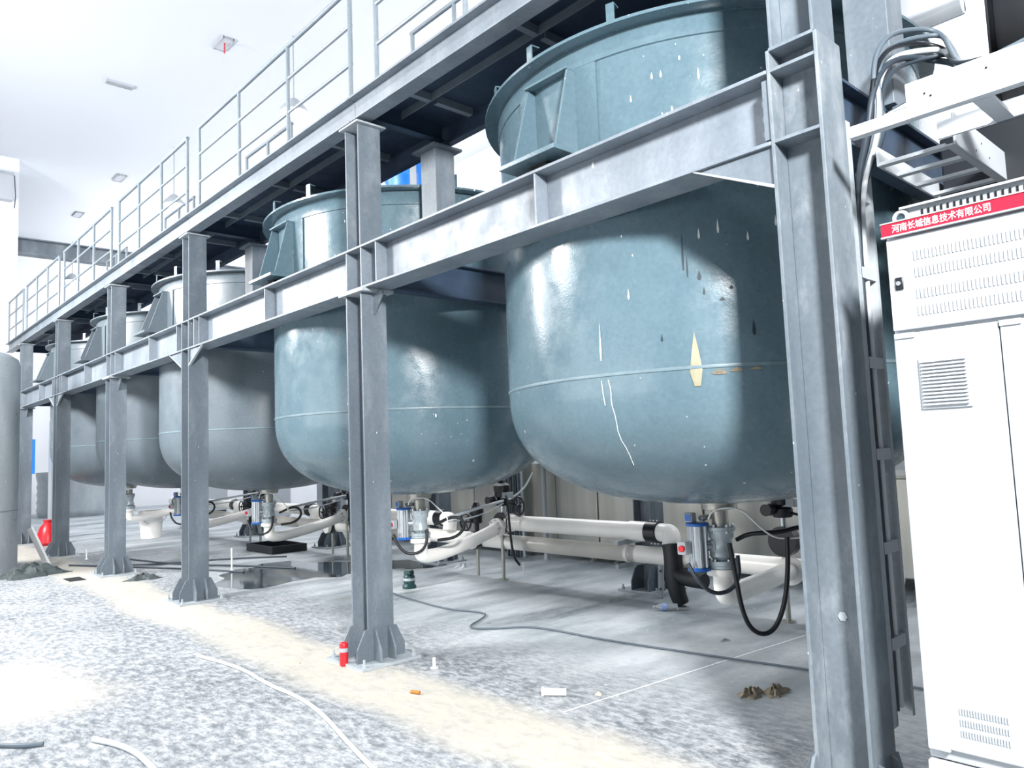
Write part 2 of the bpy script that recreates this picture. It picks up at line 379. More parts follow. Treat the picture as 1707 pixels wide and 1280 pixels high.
# ------------------------------------------------------------------ tank beams (I-section) along the row
def ibeam(mb, y0, y1, x0=0, x1=.22, z0=BZ0, z1=BZ1, tf=.018, tw=.012):
    xm = (x0+x1)/2
    return mb.box(x0, x1, y0, y1, z0, z0+tf).box(x0, x1, y0, y1, z1-tf, z1).box(xm-tw/2, xm+tw/2, y0, y1, z0+tf, z1-tf)
def stiff(parent, y):
    mb = MB()
    for xa, xb in ((.006, .104), (.116, .214)): mb.box(xa, xb, y-.007, y+.007, BZ0+.018, BZ1-.018)
    mb.build('stiffener', M['beam'], parent, smooth=False, bevel=.002)
beams = []
for (a, b, st, lab) in ((YC[0]+.232, YC[2]-.002, [3.01, YC[1]-.2, YC[1]+.008, YC[1]+.222, 6.61, YC[2]-.14, YC[2]-.3], 'pale-webbed I-beam carrying the first two tanks, bolted to the tall column by the cabinet'),
                        (YC[2]+.232, YC[4]-.002, [YC[2]+.4, 9.96, YC[3]-.2, YC[3]+.008, YC[3]+.222, 13.1, YC[4]-.14, YC[4]-.28], 'I-beam carrying the third and fourth tanks, between the third and fifth columns'),
                        (YC[4]+.232, YC[5]+.25, [YC[4]+.4, 16.4, YC[5]+.11], 'short I-beam at the far end carrying the last tank')):
    o = thing('tank_beam', (0, 0, 0), 'grey ' + lab, 'beam', 'front tank beams')
    ibeam(MB(), a, b).build('beam_body', M['beam'], o, smooth=False, bevel=.003)
    for s in st: stiff(o, s)
    beams.append(o)
MB().box(0, .22, YC[5]+.25, YC[5]+.264, BZ0, BZ1).build('end_plate', M['steel'], beams[2], smooth=False)
MB().box(.012, .104, YC[0]+.232, YC[0]+.262, BZ0+.03, BZ1-.04).build('cleat', M['steel'], beams[0], smooth=False)
for z in (2.86, 2.93, 3.0):
    MB().lathe([(.024, 0), (.024, -.006), (.017, -.006), (.017, -.02), (.009, -.02), (.009, -.035)], (.104, YC[0]+.29, z), 6, 'x').build('bolt', M['galv'], beams[0], smooth=False)
# cross beams to the rear columns
for i, y in enumerate(YC):
    mb = MB()
    x0, x1 = .226, XR-.004
    ya, yb = y+.05, y+.17
    mb.box(x0, x1, ya, yb, BZ0+.04, BZ0+.056).box(x0, x1, ya, yb, BZ1-.016, BZ1).box(x0, x1, y+.105, y+.115, BZ0+.056, BZ1-.016)
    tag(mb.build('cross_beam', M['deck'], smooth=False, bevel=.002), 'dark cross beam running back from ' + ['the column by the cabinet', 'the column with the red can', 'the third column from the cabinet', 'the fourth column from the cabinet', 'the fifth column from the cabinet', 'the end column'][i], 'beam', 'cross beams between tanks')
for i, y in enumerate(YC):
    c = column(XR, y, BZ1, 'dark steel rear column ' + ['behind the first column and its cable tray', 'with an aluminium angle leaning on its foot', 'standing behind the second tank outlet', 'standing behind the third tank outlet', 'behind the fourth tank outlet', 'at the far back end of the frame'][i], 'rear steel columns')
rb = MB(); ibeam(rb, YC[0]+.232, YC[5], XR, XR+.22)
# ------------------------------------------------------------------ walkway: girder, deck, railings per bay
BN = ['over the first tank', 'over the second tank', 'over the third tank', 'over the fourth tank', 'over the last tank']
bays = [(YC[i], YC[i+1]) for i in range(5)]
ext = [(-.6, YC[0])] + bays[:4] + [(YC[4], YC[5]+1.8)]
GN = ['above the white cabinet'] + BN
for i, (a, b) in enumerate(ext):
    a2, b2 = a+.115+.003, b+.115-.003
    if i == 0: a2 = a
    if i == 5: b2 = b
    o = thing('edge_girder', (0, 0, 0), 'grey outer edge girder of the walkway ' + GN[i], 'girder', 'walkway edge girders')
    MB().box(0, .13, a2, b2, GZ0, GZ0+.016).box(-.015, .13, a2, b2, GZ1-.016, GZ1).box(.05, .062, a2, b2, GZ0+.016, GZ1-.016).build('girder_body', M['beam'], o, smooth=False, bevel=.002)
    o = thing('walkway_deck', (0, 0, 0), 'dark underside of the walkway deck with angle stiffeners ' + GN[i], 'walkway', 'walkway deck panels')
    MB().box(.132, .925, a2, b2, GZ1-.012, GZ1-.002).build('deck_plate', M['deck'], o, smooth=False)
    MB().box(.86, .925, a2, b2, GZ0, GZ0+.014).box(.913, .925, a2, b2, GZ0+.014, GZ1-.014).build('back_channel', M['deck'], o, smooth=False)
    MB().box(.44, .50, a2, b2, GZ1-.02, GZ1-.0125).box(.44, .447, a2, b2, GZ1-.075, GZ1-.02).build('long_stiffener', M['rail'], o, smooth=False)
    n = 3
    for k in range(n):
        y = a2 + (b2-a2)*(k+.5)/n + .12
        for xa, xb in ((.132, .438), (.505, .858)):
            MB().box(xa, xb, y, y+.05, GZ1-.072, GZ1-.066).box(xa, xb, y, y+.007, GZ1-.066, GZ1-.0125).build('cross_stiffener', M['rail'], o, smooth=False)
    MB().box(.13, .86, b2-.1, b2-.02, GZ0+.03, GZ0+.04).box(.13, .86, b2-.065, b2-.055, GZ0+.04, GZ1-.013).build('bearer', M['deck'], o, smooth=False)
def railing(y0, y1, x, label, group, n=4, ztop=5.25, mids=(4.62, 4.94), r=.019):
    o = thing('railing', (x, y0, GZ1), label, 'railing', group)
    L = y1-y0; H = ztop-GZ1
    MB().tube([(0, 0, H), (0, L, H)], r+.002, 10).build('top_rail', M['rail'], o)
    for m in mids: MB().tube([(0, 0, m-GZ1), (0, L, m-GZ1)], .015, 8).build('mid_rail', M['rail'], o)
    for k in range(n):
        yy = r + (L-2*r)*k/(n-1)
        p = MB().tube([(0, yy, 0), (0, yy, H)], r, 10).build('rail_post', M['rail'], o)
        MB().box(-.045, .045, yy-.045, yy+.045, 0, .008).build('foot_plate', M['rail'], p)
for i, (a, b) in enumerate([(-.5, YC[0])] + bays):
    railing(a+.14 if i else a, b-.2, .045, 'grey tubular outer railing section ' + GN[i], 'outer railing sections', 4)
railing(YC[5]+.14, YC[5]+1.78, .045, 'grey tubular outer railing section at the far end past the last post', 'outer railing sections', 3)
for i, y in enumerate(YC[1:5]):
    railing(y-.75, y+.52, .9, 'short inner railing on the back edge of the walkway ' + ['beside the second column', 'beside the third column', 'beside the fourth column', 'beside the fifth column'][i], 'inner railing sections', 3, 5.34, (4.85,))

# ------------------------------------------------------------------ tanks
def tank(i, label):
    R = TR[i]; m = M['teal'] if i < 2 else M['hazetank']
    t = thing('mixing_tank', (TX, TY[i], 0), label, 'tank', 'storage tanks')
    zt, zw, zb = 3.84, 1.90, 1.10
    prof = []
    for k in range(0, 21):
        a = math.pi/2*k/20; e = .8
        prof.append((max(R*math.sin(a)**e, .001), zw - (zw-zb)*max(math.cos(a), 0)**e))
    prof += [(R, zw+.3), (R, 2.6), (R, 3.3), (R, 3.72), (R, zt)]
    MB().lathe(prof, seg=112).build('shell', m, t)
    MB().lathe([(R-.002, zw-.012), (R+.004, zw-.008), (R+.005, zw), (R+.004, zw+.008), (R-.002, zw+.012)], seg=112).build('weld_seam', M['weld'], t)
    MB().lathe([(R, 3.70), (R+.008, 3.705), (R+.008, 3.80), (R, 3.815)], seg=112).build('rim_band', m, t)
    MB().lathe([(R-.02, zt-.012), (R+.10, zt-.012), (R+.10, zt+.006), (R-.02, zt+.006)], seg=112).build('rim_flange', m, t)
    MB().lathe([(.001, zt+.03), (R-.2, zt+.026), (R+.04, zt+.018), (R+.04, zt+.007), (.001, zt+.007)], seg=64).build('lid', M['deck'], t)
    for az in (150, 172, 196, 222, 250):              # angle clips round the rim
        a = math.radians(az); c = Vector((math.cos(a), math.sin(a), 0)); s = Vector((-c.y, c.x, 0))
        p0 = c*(R+.05) + Vector((0, 0, zt+.007))
        MB().bar(p0, p0+Vector((0, 0, .13)), .05, .008, c).build('clip', m, t, smooth=False)
        MB().bar(p0+Vector((0, 0, .126)), p0+Vector((0, 0, .126))-c*.06, .05, .008).build('clip', m, t, smooth=False)
    # support lug towards the aisle
    yl = .05; Lz0, Lz1 = 3.182, 3.69
    xs = lambda y: -math.sqrt(R*R-y*y) + .004
    for y in (yl-.17, yl+.17):
        xr = xs(y)
        L = MB().prism([(-TX-.03, y-.008, Lz0), (-TX+.01, y-.008, Lz0+.03), (xr-.075, y-.008, Lz1), (xr, y-.008, Lz1), (xr, y-.008, Lz0)], (0, .016, 0)).build('lug_cheek', m, t, smooth=False, bevel=.003)
    MB().box(xs(yl)-.08, xs(yl)+.02, yl-.178, yl+.178, Lz1, Lz1+.014).build('lug_top_plate', m, L, smooth=False)
    MB().box(-TX-.06, xs(yl), yl-.23, yl+.23, Lz0-.028, Lz0).build('lug_base_plate', m, L, smooth=False, bevel=.003)
    mb = MB(); seg = 14; a0 = math.pi - .02 - .17; a1 = math.pi - .02 + .27     # curved doubler pad
    mb.lathe([(R-.004, 3.12), (R+.012, 3.13), (R+.012, 3.70), (R-.004, 3.705)], seg=seg, a0=math.pi-.27, a1=math.pi+.19)
    mb.build('doubler_plate', m, t)
    # load cell block between lug and beam
    MB().box(-TX+.03, -TX+.17, yl-.1, yl+.1, BZ1, BZ1+.02).box(-TX+.05, -TX+.15, yl-.06, yl+.06, BZ1+.02, Lz0-.028).build('load_cell', M['white'] if i > 1 else M['dark'], t, smooth=False)
    # outlet flange pair below the dished bottom
    MB().lathe([(.06, zb+.03), (.13, zb+.012), (.13, zb-.018), (.122, zb-.02), (.122, zb-.05), (.06, zb-.052)], seg=32).build('outlet_flange', M['nickel'], t)
    return t
TL = ['large glossy teal tank nearest the white cabinet, scuffed beside its weld line', 'second teal tank, framed between the two nearest full columns with a blue drum above', 'haze-greyed tank third from the cabinet, behind the third column',
      'haze-greyed tank fourth from the cabinet, with a pale load cell under its lug', 'last and smallest-looking haze-greyed tank beside the white standing vessel']
tanks = [tank(i, TL[i]) for i in range(5)]
# dried drips and scratches on the first tank (thin curved patches on the shell)
def patch(parent, R, pts, name, m, lift=.0025):
    vs = []; 
    for a, z in pts:
        A = math.radians(a); vs.append((math.cos(A)*(R+lift), math.sin(A)*(R+lift), z))
    n = len(vs); MB().add(vs, [tuple(range(n))]).build(name, m, parent, smooth=False)
R0 = TR[0]
def spike(a, z0, z1, wd, name='drip_stain', m='stain'):
    patch(tanks[0], R0, [(a-wd*.2, z0), (a+wd*.3, z0), (a+wd*.5, z0+(z1-z0)*.3), (a+wd*.25, z0+(z1-z0)*.7), (a, z1), (a-wd*.3, z0+(z1-z0)*.6), (a-wd*.5, z0+(z1-z0)*.25)], name, M[m])
spike(209.8, 1.80, 2.09, 2.6)
for a, z0, z1, wd, m in ((222, 2.05, 2.13, .7, 'scratch'), (218, 2.3, 2.32, .8, 'scratch'), (203, 2.05, 2.09, .5, 'scratch'), (208.4, 2.42, 2.62, .5, 'scratch'), (209.2, 2.38, 2.5, .4, 'scratch'), (211.6, 2.36, 2.41, .9, 'scratch'), (212.4, 2.28, 2.32, .6, 'scratch'), (216, 2.24, 2.26, 1.2, 'scratch')):
    spike(a, z0, z1, wd, 'scuff', m)
for a, z0, z1 in ((188.4, 1.98, 2.2), (196, 2.3, 2.36), (212, 2.58, 2.64), (216, 2.6, 2.68), (222, 2.55, 2.6), (228, 2.62, 2.68), (199, 3.4, 3.44), (214, 3.45, 3.52), (220, 3.36, 3.4), (208, 3.3, 3.33), (225, 3.3, 3.36), (204, 3.5, 3.54), (206, 3.5, 3.54)):
    spike(a, z0, z1, .5, 'paint_fleck', 'clear')
# brown rub marks just under the weld
for a, z0, z1, wd in ((214.5, 1.855, 1.885, 3.4), (218, 1.865, 1.888, 3.0), (222, 1.87, 1.886, 3.2)):
    spike(a, z0, z1, wd, 'rub_mark', 'sack')
# long runs of dried liquid over the dished bottom of the first tank
def run(az, pairs, wd=.006):
    R = R0; pts = []
    for k, (da, f) in enumerate(pairs):                # f: 0 at the weld, 1 at the bottom
        th = math.pi/2*(1-f); e = .8; A = math.radians(az+da)
        rr = R*math.sin(th)**e + .001; z = 1.90 - .80*max(math.cos(th), 0)**e - .001
        pts.append((math.cos(A)*rr, math.sin(A)*rr, z))
    MB().tube(pts, wd, 5, 1).build('drip_run', M['clear'], tanks[0])
run(190, [(0, .01), (.5, .04), (.2, .08), (.8, .14), (.4, .22), (1.4, .3), (1.0, .38)], .0022)
run(188.2, [(0, .01), (.2, .05), (.4, .09)], .0022)

# things on the lids
t = thing('blue_drum', (1.72, 6.62, 3.872), 'blue plastic drum standing on the second tank lid', 'drum')
MB().lathe([(.27, 0), (.29, .02), (.295, .26), (.305, .28), (.305, .31), (.295, .33), (.295, .56), (.305, .58), (.305, .61), (.295, .63), (.28, .86), (.25, .88)], seg=40).build('drum_body', M['bluedrum'], t)
MB().lathe([(.297, .02), (.309, .02), (.309, .84), (.297, .84)], seg=4, a0=4.0, a1=4.22).build('white_strap', M['white'], t)
t = thing('motor_housing', (1.55, 5.72, 3.872), 'low grey housing on the second tank lid beside the inner post', 'housing')
MB().lathe([(.22, 0), (.22, .1), (.2, .13), (.001, .14)], seg=28).build('housing_body', M['galv'], t)
MB().lathe([(.09, .14), (.09, .18), (.05, .21), (.001, .215)], (-.02, 0, 0), 16).build('black_cap', M['dark'], t)

# ------------------------------------------------------------------ outlet valves
def outlet(i, label):
    t = thing('outlet_valve', (TX, TY[i], 0), label, 'valve', 'tank outlet valves')
    lz = lambda name, prof, m, seg=24, c=(0, 0, 0), par=None: MB().lathe(prof, c, seg).build(name, m, par or t)
    lz('neck', [(.057, .92), (.057, 1.035)], M['nickel'])
    lz('upper_flange', [(.09, .93), (.1, .928), (.1, .905), (.088, .9), (.088, .885), (.06, .88)], M['valve'])
    lz('valve_body', [(.06, .70), (.085, .73), (.082, .76), (.072, .78), (.072, .84), (.085, .86), (.085, .90)], M['valve'])
    lz('lower_flange', [(.06, .70), (.105, .70), (.105, .672), (.1, .668), (.1, .65), (.06, .648)], M['valve'])
    for z, r in ((.917, .09), (.684, .094)):
        for k in range(6):
            a = math.pi/3*k; MB().lathe([(.011, -.03), (.011, .03)], (r*.93*math.cos(a), r*.93*math.sin(a), z), 6).build('bolt', M['silver'], t)
    lz('white_flange', [(.055, .6), (.108, .602), (.108, .646), (.055, .647)], M['whitepipe'])
    # pneumatic actuator towards the aisle
    ax, ay = -.13, .1
    MB().cyl((-.04, .03, .8), (ax+.03, ay-.03, .8), .035, 14).build('actuator_mount', M['silver'], t)
    ac = lz('actuator_barrel', [(.062, .66), (.062, .94)], M['silver'], 24, (ax, ay, 0))
    mb = MB()
    for k in range(8):
        a = math.pi/4*k; mb.lathe([(.01, .662), (.01, .938)], (ax+.06*math.cos(a), ay+.06*math.sin(a), 0), 6)
    mb.build('barrel_rib', M['silver'], ac)
    for z0, z1 in ((.94, .962), (.636, .66)): lz('blue_cap', [(.074, z0), (.078, z0+.004), (.078, z1-.004), (.072, z1)], M['blue'], 24, (ax, ay, 0), ac)
    b = MB().box(ax-.06, ax, ay-.0, ay+.06, .965, 1.03).build('indicator', M['white'], t, bevel=.006)
    MB().box(ax-.064, ax-.06, ay+.008, ay+.052, .975, 1.02).build('blue_face', M['blue'], b)
    MB().lathe([(.02, 0), (.02, .1)], (ax+.02, ay-.02, .99), 10, 'x').build('air_fitting', M['silver'], t)
    MB().box(ax-.12, ax-.065, ay+.02, ay+.09, .75, .84).build('solenoid', M['white'], t, bevel=.008)
    MB().lathe([(.022, -.02), (.022, 0), (.018, .004)], (ax-.122, ay+.045, .795), 14, 'x').build('red_knob', M['redpaint'], t)
    MB().box(ax+.05, ax+.11, ay-.1, ay-.05, .76, .84).build('limit_switch', M['white'], t, bevel=.006)
    MB().tube([(ax+.05, ay-.06, .94), (ax+.1, ay-.12, .9), (ax+.13, ay-.13, .82), (ax+.09, ay-.1, .8)], .005, 6, 1).build('air_line', M['clear'], t)
    return t
VL = ['silver and blue actuated outlet valve under the first tank', 'actuated outlet valve under the second tank, just behind the can column', 'actuated outlet valve under the third tank above the puddle', 'actuated outlet valve under the fourth tank', 'actuated outlet valve under the last tank']
v0 = outlet(0, VL[0])
for i in range(1, 5):
    c = copy_tree(v0); c.location = (TX, TY[i], 0); c['label'] = VL[i]

# ------------------------------------------------------------------ white drain pipes and manifold
PX = 3.02; PH, PLO = .66, .43
def wpipe(name, pts, r, label, group, flanges=()):
    t = thing(name, (0, 0, 0), label, 'pipe', group)
    MB().tube(pts, r, 20, 2).build('pipe_run', M['whitepipe'], t)
    for p, d in flanges:
        p = Vector(p); d = Vector(d).normalized(); MB().cyl(p-d*.02, p+d*.02, r*1.6, 24).build('pipe_flange', M['whitepipe'], t)
    return t
def drain(i, label):
    y = TY[i]
    lo = [(TX+.8, y+.10, .45), (PX-.3, y+.17, .445), (PX-.05, y+.2, .435)] if i == 0 else [(TX+.8, y+.16, .51), (PX-.12, y+.28, .6), (PX-.07, y+.29, .62)]
    t = wpipe('drain_pipe', [(TX, y, .6), (TX, y, .55), (TX, y, .50), (TX+.02, y, .46), (TX+.1, y+.015, .445), (TX+.3, y+.045, .45)] + lo, .07, label, 'tank drain pipes', [((PX-.1, y+.285, .61), (1, .1, .05))] if i else [((PX-.12, y+.19, .437), (1, .12, 0))])
    for k in range(8 if i else 0):
        a = math.pi/4*k
        MB().lathe([(.01, -.05), (.01, -.02)], (PX-.11, y+.285+.09*math.cos(a), .61+.09*math.sin(a)), 6, 'x').build('bolt', M['silver'], t)
for i in range(5):
    drain(i, 'white plastic drain pipe sweeping back from the outlet of the ' + ORD[i] + ' tank')
def manifold(i):
    y = TY[i]+.29
    t = thing('manifold_valve', (PX, y, 0), 'black geared valve with handwheel on the pipes behind the ' + ORD[i] + ' tank outlet', 'valve', 'black manifold valves')
    MB().lathe([(.07, -.05), (.125, -.048), (.125, .048), (.07, .05)], (0, 0, PH), 24, 'x').build('wafer_body', M['dark'], t)
    MB().cyl((0, 0, PH+.1), (0, 0, .95), .028, 12).build('valve_stem', M['silver'], t)
    MB().lathe([(.075, .86), (.085, .88), (.085, .93), (.06, .95), (.09, .97), (.09, 1.03), (.1, 1.05), (.1, 1.1), (.05, 1.13), (.04, 1.16), (.001, 1.165)], seg=18).build('gear_housing', M['dark'], t)
    MB().box(-.06, .06, -.14, .1, .95, 1.02).build('switch_box', M['galv'], t, bevel=.008)
    MB().lathe([(.05, 0), (.05, .09), (.001, .1)], (-.19, .05, .93), 14, 'x').build('end_cap', M['dark'], t)
    hw = MB(); cx, cy, cz = .02, -.26, .86; pts = [(cx+.0, cy+.105*math.cos(2*math.pi*k/24)*.9, cz+.105*math.sin(2*math.pi*k/24)) for k in range(25)]
    hw.tube(pts, .013, 8)
    for k in range(3):
        a = 2*math.pi*k/3+.4; hw.cyl((cx, cy, cz), (cx, cy+.1*math.cos(a)*.9, cz+.1*math.sin(a)), .009, 6)
    hw.cyl((cx-.03, cy, cz), (cx+.03, cy, cz), .022, 10); h = hw.build('handwheel', M['dark'], t)
    MB().cyl((cx, cy, cz), (0, -.05, .9), .012, 8).build('wheel_shaft', M['dark'], h)
    MB().cyl((-.02, 0, 0), (-.02, 0, PH-.12), .022, 12).build('support_leg', M['nickel'], t)
    MB().lathe([(.06, 0), (.06, .012)], (-.02, 0, 0), 14).build('foot', M['nickel'], t)
    return t
m0 = manifold(0)
for i in range(1, 5):
    c = copy_tree(m0); c.location = (PX, TY[i]+.29, 0); c['label'] = 'black geared valve with handwheel on the pipes behind the ' + ORD[i] + ' tank outlet'
def lowvalve(i):
    y = TY[i]+.78
    t = thing('branch_valve', (PX, y, 0), 'smaller black branch valve on a leg, farther back past the ' + ORD[i] + ' tank outlet', 'valve', 'black branch valves')
    MB().lathe([(.06, -.04), (.11, -.04), (.11, .04), (.06, .04)], (-.02, 0, PLO), 20, 'x').build('wafer_body', M['dark'], t)
    MB().lathe([(.06, -.1), (.1, -.1), (.1, -.05), (.06, -.05)], (-.02, 0, PLO), 20, 'x').build('white_flange', M['whitepipe'], t)
    MB().lathe([(.03, .5), (.03, .62), (.07, .64), (.07, .72), (.09, .74), (.09, .82), (.05, .85), (.03, .89), (.001, .9)], seg=16).build('gear_housing', M['dark'], t)
    hw = MB(); pts = [(-.16, .02+.1*math.cos(2*math.pi*k/20), .66+.1*math.sin(2*math.pi*k/20)) for k in range(21)]
    hw.tube(pts, .012, 8)
    for k in range(3):
        a = 2*math.pi*k/3+.1; hw.cyl((-.16, .02, .66), (-.16, .02+.1*math.cos(a), .66+.1*math.sin(a)), .008, 6)
    hw.cyl((-.18, .02, .66), (-.06, .0, .67), .014, 8).build('handwheel', M['dark'], t)
    MB().cyl((0, 0, 0), (0, 0, PLO-.1), .02, 10).build('support_leg', M['nickel'], t)
    return t
l0 = lowvalve(1)
for i in (2, 3, 4):
    c = copy_tree(l0); c.location = (PX, TY[i]+.78, 0); c['label'] = 'smaller black branch valve on a leg, farther back past the ' + ORD[i] + ' tank outlet'
# header pipes along the row
for i in range(5):
    ya, yb = (TY[i]+1.52 if i else TY[0]+1.64), (TY[i+1]+.24 if i < 4 else TY[4]+1.5)
    pos = ['between the first and second tank outlets', 'between the second and third tank outlets', 'between the third and fourth tank outlets', 'between the fourth and last tank outlets', 'beyond the last tank outlet'][i]
    t = thing('header_pipe', (0, 0, 0), 'upper white header pipe ' + pos, 'pipe', 'upper header pipes')
    MB().tube([(PX+.04, ya+.1, PH), (PX+.04, yb+.02, PH)], .088, 24).build('pipe_run', M['whitepipe'], t)
    MB().cyl((PX+.04, ya+.1, PH), (PX+.04, ya+.32, PH), .096, 24).build('socket', M['whitepipe'], t)
    MB().cyl((PX+.04, yb-.06, PH), (PX+.04, yb-.02, PH), .105, 24).build('pipe_collar', M['whitepipe'], t)
    MB().lathe([(.092, -.07), (.106, -.065), (.106, .065), (.092, .07)], (PX+.04, ya+.03, PH), 24, 'y').build('coupling', M['dark'], t)
    for s in (-1, 1):
        for k in (-.04, 0, .04): MB().cyl((PX+.04, ya+.03+k, PH+s*.09), (PX+.04, ya+.03+k, PH+s*.118), .009, 6).build('bolt', M['silver'], t)
    MB().tube([(PX+.04, ya-.02, PH), (PX+.04, ya-.1, PH), (PX+.03, ya-.17, PH), (PX, ya-.2, PH-.05), (PX-.02, ya-.21, PH-.14)], .088, 20, 2).build('elbow', M['whitepipe'], t)
    t = thing('lower_header_pipe', (0, 0, 0), 'lower white header pipe ' + pos, 'pipe', 'lower header pipes')
    MB().tube([(PX+.06, TY[i]-.6 if i == 0 else TY[i-1]+1.9, PLO), (PX+.06, TY[i+1]-.05 if i < 4 else yb, PLO)], .085, 24).build('pipe_run', M['whitepipe'], t)
    MB().cyl((PX+.06, ya+.35, PLO), (PX+.06, ya+.39, PLO), .091, 24).build('socket', M['whitepipe'], t)
t = thing('rubber_boot', (PX-.02, TY[0]+1.4, 0), 'thick black rubber boot hanging from the white elbow beside the first outlet valve', 'hose')
MB().tube([(0, .02, .56), (-.02, 0, .45), (-.03, 0, .3), (-.02, -.02, .12), (0, -.05, .02)], .10, 18, 2, r1=.07).build('boot_body', M['black'], t)
MB().tube([(-.02, -.02, .3), (-.06, -.15, .27), (-.1, -.38, .27)], .07, 16, 1).build('branch', M['black'], t)
# brackets on the rear column
t = thing('pipe_bracket', (XR, YC[1], 0), 'steel channel bracket carrying white pipes on the rear column', 'bracket')
for z in (PH-.115, PLO-.11):
    MB().box(-.5, -.002, .04, .08, z-.02, z+.02).build('bracket_arm', M['galv'], t)
MB().tube([(-.32, .06, PLO-.09), (-.32, .06, PLO+.0)], .008, 6).build('pin', M['silver'], t)
t = thing('angle_offcut', (XR-.2, YC[1]-.22, 0), 'pale perforated steel angle leaning at the foot of the rear column', 'offcut')
MB().bar((0, 0, .005), (.12, .06, .42), .045, .006, (-1, -1, 0)).bar((.02, -.02, .005), (.14, .04, .42), .006, .045, (-1, -1, 0)).build('angle_body', M['traywhite'], t)
for f in (.2, .6): MB().lathe([(.012, -.006), (.012, .0)], (.12*f-.008, .06*f-.008, .42*f), 8, 'x').build('bolt_hole', M['dark'], t)

# ------------------------------------------------------------------ hoses under the tanks
def hose(name, pts, r, m, label, group=None, off=(0, 0, 0), smooth=3, cat='hose'):
    o = MB().tube([Vector(p)+Vector(off) for p in pts], r, 10, smooth).build(name, M[m]); return tag(o, label, cat, group)
A = [(1.53, 2.84, .83), (1.55, 2.82, .61), (1.56, 2.80, .41), (1.6, 2.77, .27), (1.67, 2.71, .22), (1.73, 2.65, .27), (1.78, 2.60, .44), (1.81, 2.58, .68), (1.82, 2.58, .86)]
A2 = [(1.72, 2.90, .83), (1.72, 2.82, .87), (1.74, 2.72, .885), (1.82, 2.62, .885), (1.92, 2.53, .92), (2.2, 2.2, .97)]
Bh = [(1.36, 3.06, .70), (1.36, 3.0, .6), (1.43, 2.93, .5), (1.54, 2.86, .51), (1.6, 2.82, .6), (1.62, 2.84, .74)]
Ch = [(1.48, 2.96, .99), (1.47, 2.92, 1.05), (1.52, 2.84, 1.07), (1.6, 2.77, 1.05), (1.68, 2.72, .95), (1.74, 2.66, .87), (1.81, 2.6, .84), (2.0, 2.42, .86)]
hose('drooping_hose', A, .016, 'black', 'long black hose drooping almost to the floor below the first outlet valve')
hose('branch_hose', A2, .016, 'black', 'black hose running level to the right of the first outlet valve')
hose('actuator_hose', Bh, .014, 'cabledk', 'short grey hose looped under the first blue-capped actuator')
hose('air_tube', Ch, .006, 'clear', 'thin milky air tube arching over the first outlet valve', cat='tube')
for i in (1, 2, 3):
    o = (0, TY[i]-TY[0], 0); n = ORD[i]
    hose('actuator_hose', Bh, .015, 'black', 'black hose looped under the actuator of the ' + n + ' outlet valve', off=o)
    hose('coiled_hose', [(1.72, 2.8, .62), (1.85, 2.66, .64), (1.93, 2.6, .74), (1.9, 2.62, .84), (1.82, 2.7, .85), (1.74, 2.78, .8), (1.72, 2.84, .78)], .016, 'black', 'black hose curled beside the ' + n + ' outlet valve', off=o)
    hose('air_tube', Ch[:6] + [(1.75, 2.66, .82)], .006, 'clear', 'thin milky air tube arching over the ' + n + ' outlet valve', off=o, cat='tube')
    hose('conduit', [(1.78, 2.72, .84), (2.2, 2.85, .88), (2.9, 3.1, .93)], .016, 'cablelt', 'pale conduit running from the ' + n + ' outlet valve to its black manifold valve', off=o, smooth=1, cat='conduit')
    hose('conduit_tube', [(1.8, 2.72, .8), (2.2, 2.85, .8), (2.6, 2.98, .84), (2.9, 3.1, .9)], .008, 'cablelt', 'thin pale tube sagging below the conduit of the ' + n + ' outlet valve', off=o, smooth=2, cat='tube')
    hose('valve_cable', [(2.95, 3.1, .98), (2.9, 3.02, .9), (2.88, 2.98, .6), (2.9, 2.96, .3), (2.96, 2.92, .2)], .014, 'black', 'black cable hanging from the manifold valve of the ' + n + ' tank', off=o, cat='cable')

# ------------------------------------------------------------------ stainless tanks and posts behind
SX = 4.6
for k, (ya, yb, zt, lab) in enumerate(((6.72, 8.3, 1.62, 'taller stainless box tank behind the manifold valve'), (8.36, 10.6, 1.75, 'tall stainless box tank behind the second tank outlet'), (10.7, 13.2, 1.5, 'stainless box tank behind the third tank outlet'), (5.1, 6.70, 1.06, 'stainless box tank left of the rear column'), (2.2, 5.08, 1.1, 'long stainless box tank behind the first outlet valve'))):
    t = thing('stainless_box_tank', (SX, ya, 0), lab, 'tank', 'stainless box tanks')
    MB().box(0, 1.2, 0, yb-ya, .16, zt).build('tank_body', M['sheet'], t, smooth=False, bevel=.012)
    MB().box(-.02, 1.22, -.002, yb-ya+.002, zt, zt+.03).build('top_rim', M['nickel'], t, smooth=False)
    for x in (.1, 1.1):
        for y in (.2, yb-ya-.2):
            MB().lathe([(.05, 0), (.05, .015), (.02, .02), (.02, .16)], (x, y, 0), 12).build('leg', M['nickel'], t)
    for y in ([.75] if yb-ya < 2 else [.9, 1.9]): MB().box(-.004, 0, y-.003, y+.003, .17, zt-.01).build('seam', M['cabledk'], t)
t = thing('tall_stainless_silo', (SX+1.9, 6.6, 0), 'upright stainless vessel behind the box tanks', 'vessel')
MB().lathe([(.5, .3), (.5, 2.4), (.4, 2.5), (.001, 2.55)], seg=40).build('vessel_body', M['sheet'], t)
for a in (0, 2.1, 4.2): MB().cyl((.42*math.cos(a), .42*math.sin(a), 0), (.42*math.cos(a), .42*math.sin(a), .32), .03, 8).build('leg', M['nickel'], t)
t = thing('lamp_post', (4.45, 7.55, 0), 'slim white pole with a pyramid cap behind the manifold valves', 'post')
MB().cyl((0, 0, 0), (0, 0, 1.3), .035, 14).build('pole', M['white'], t)
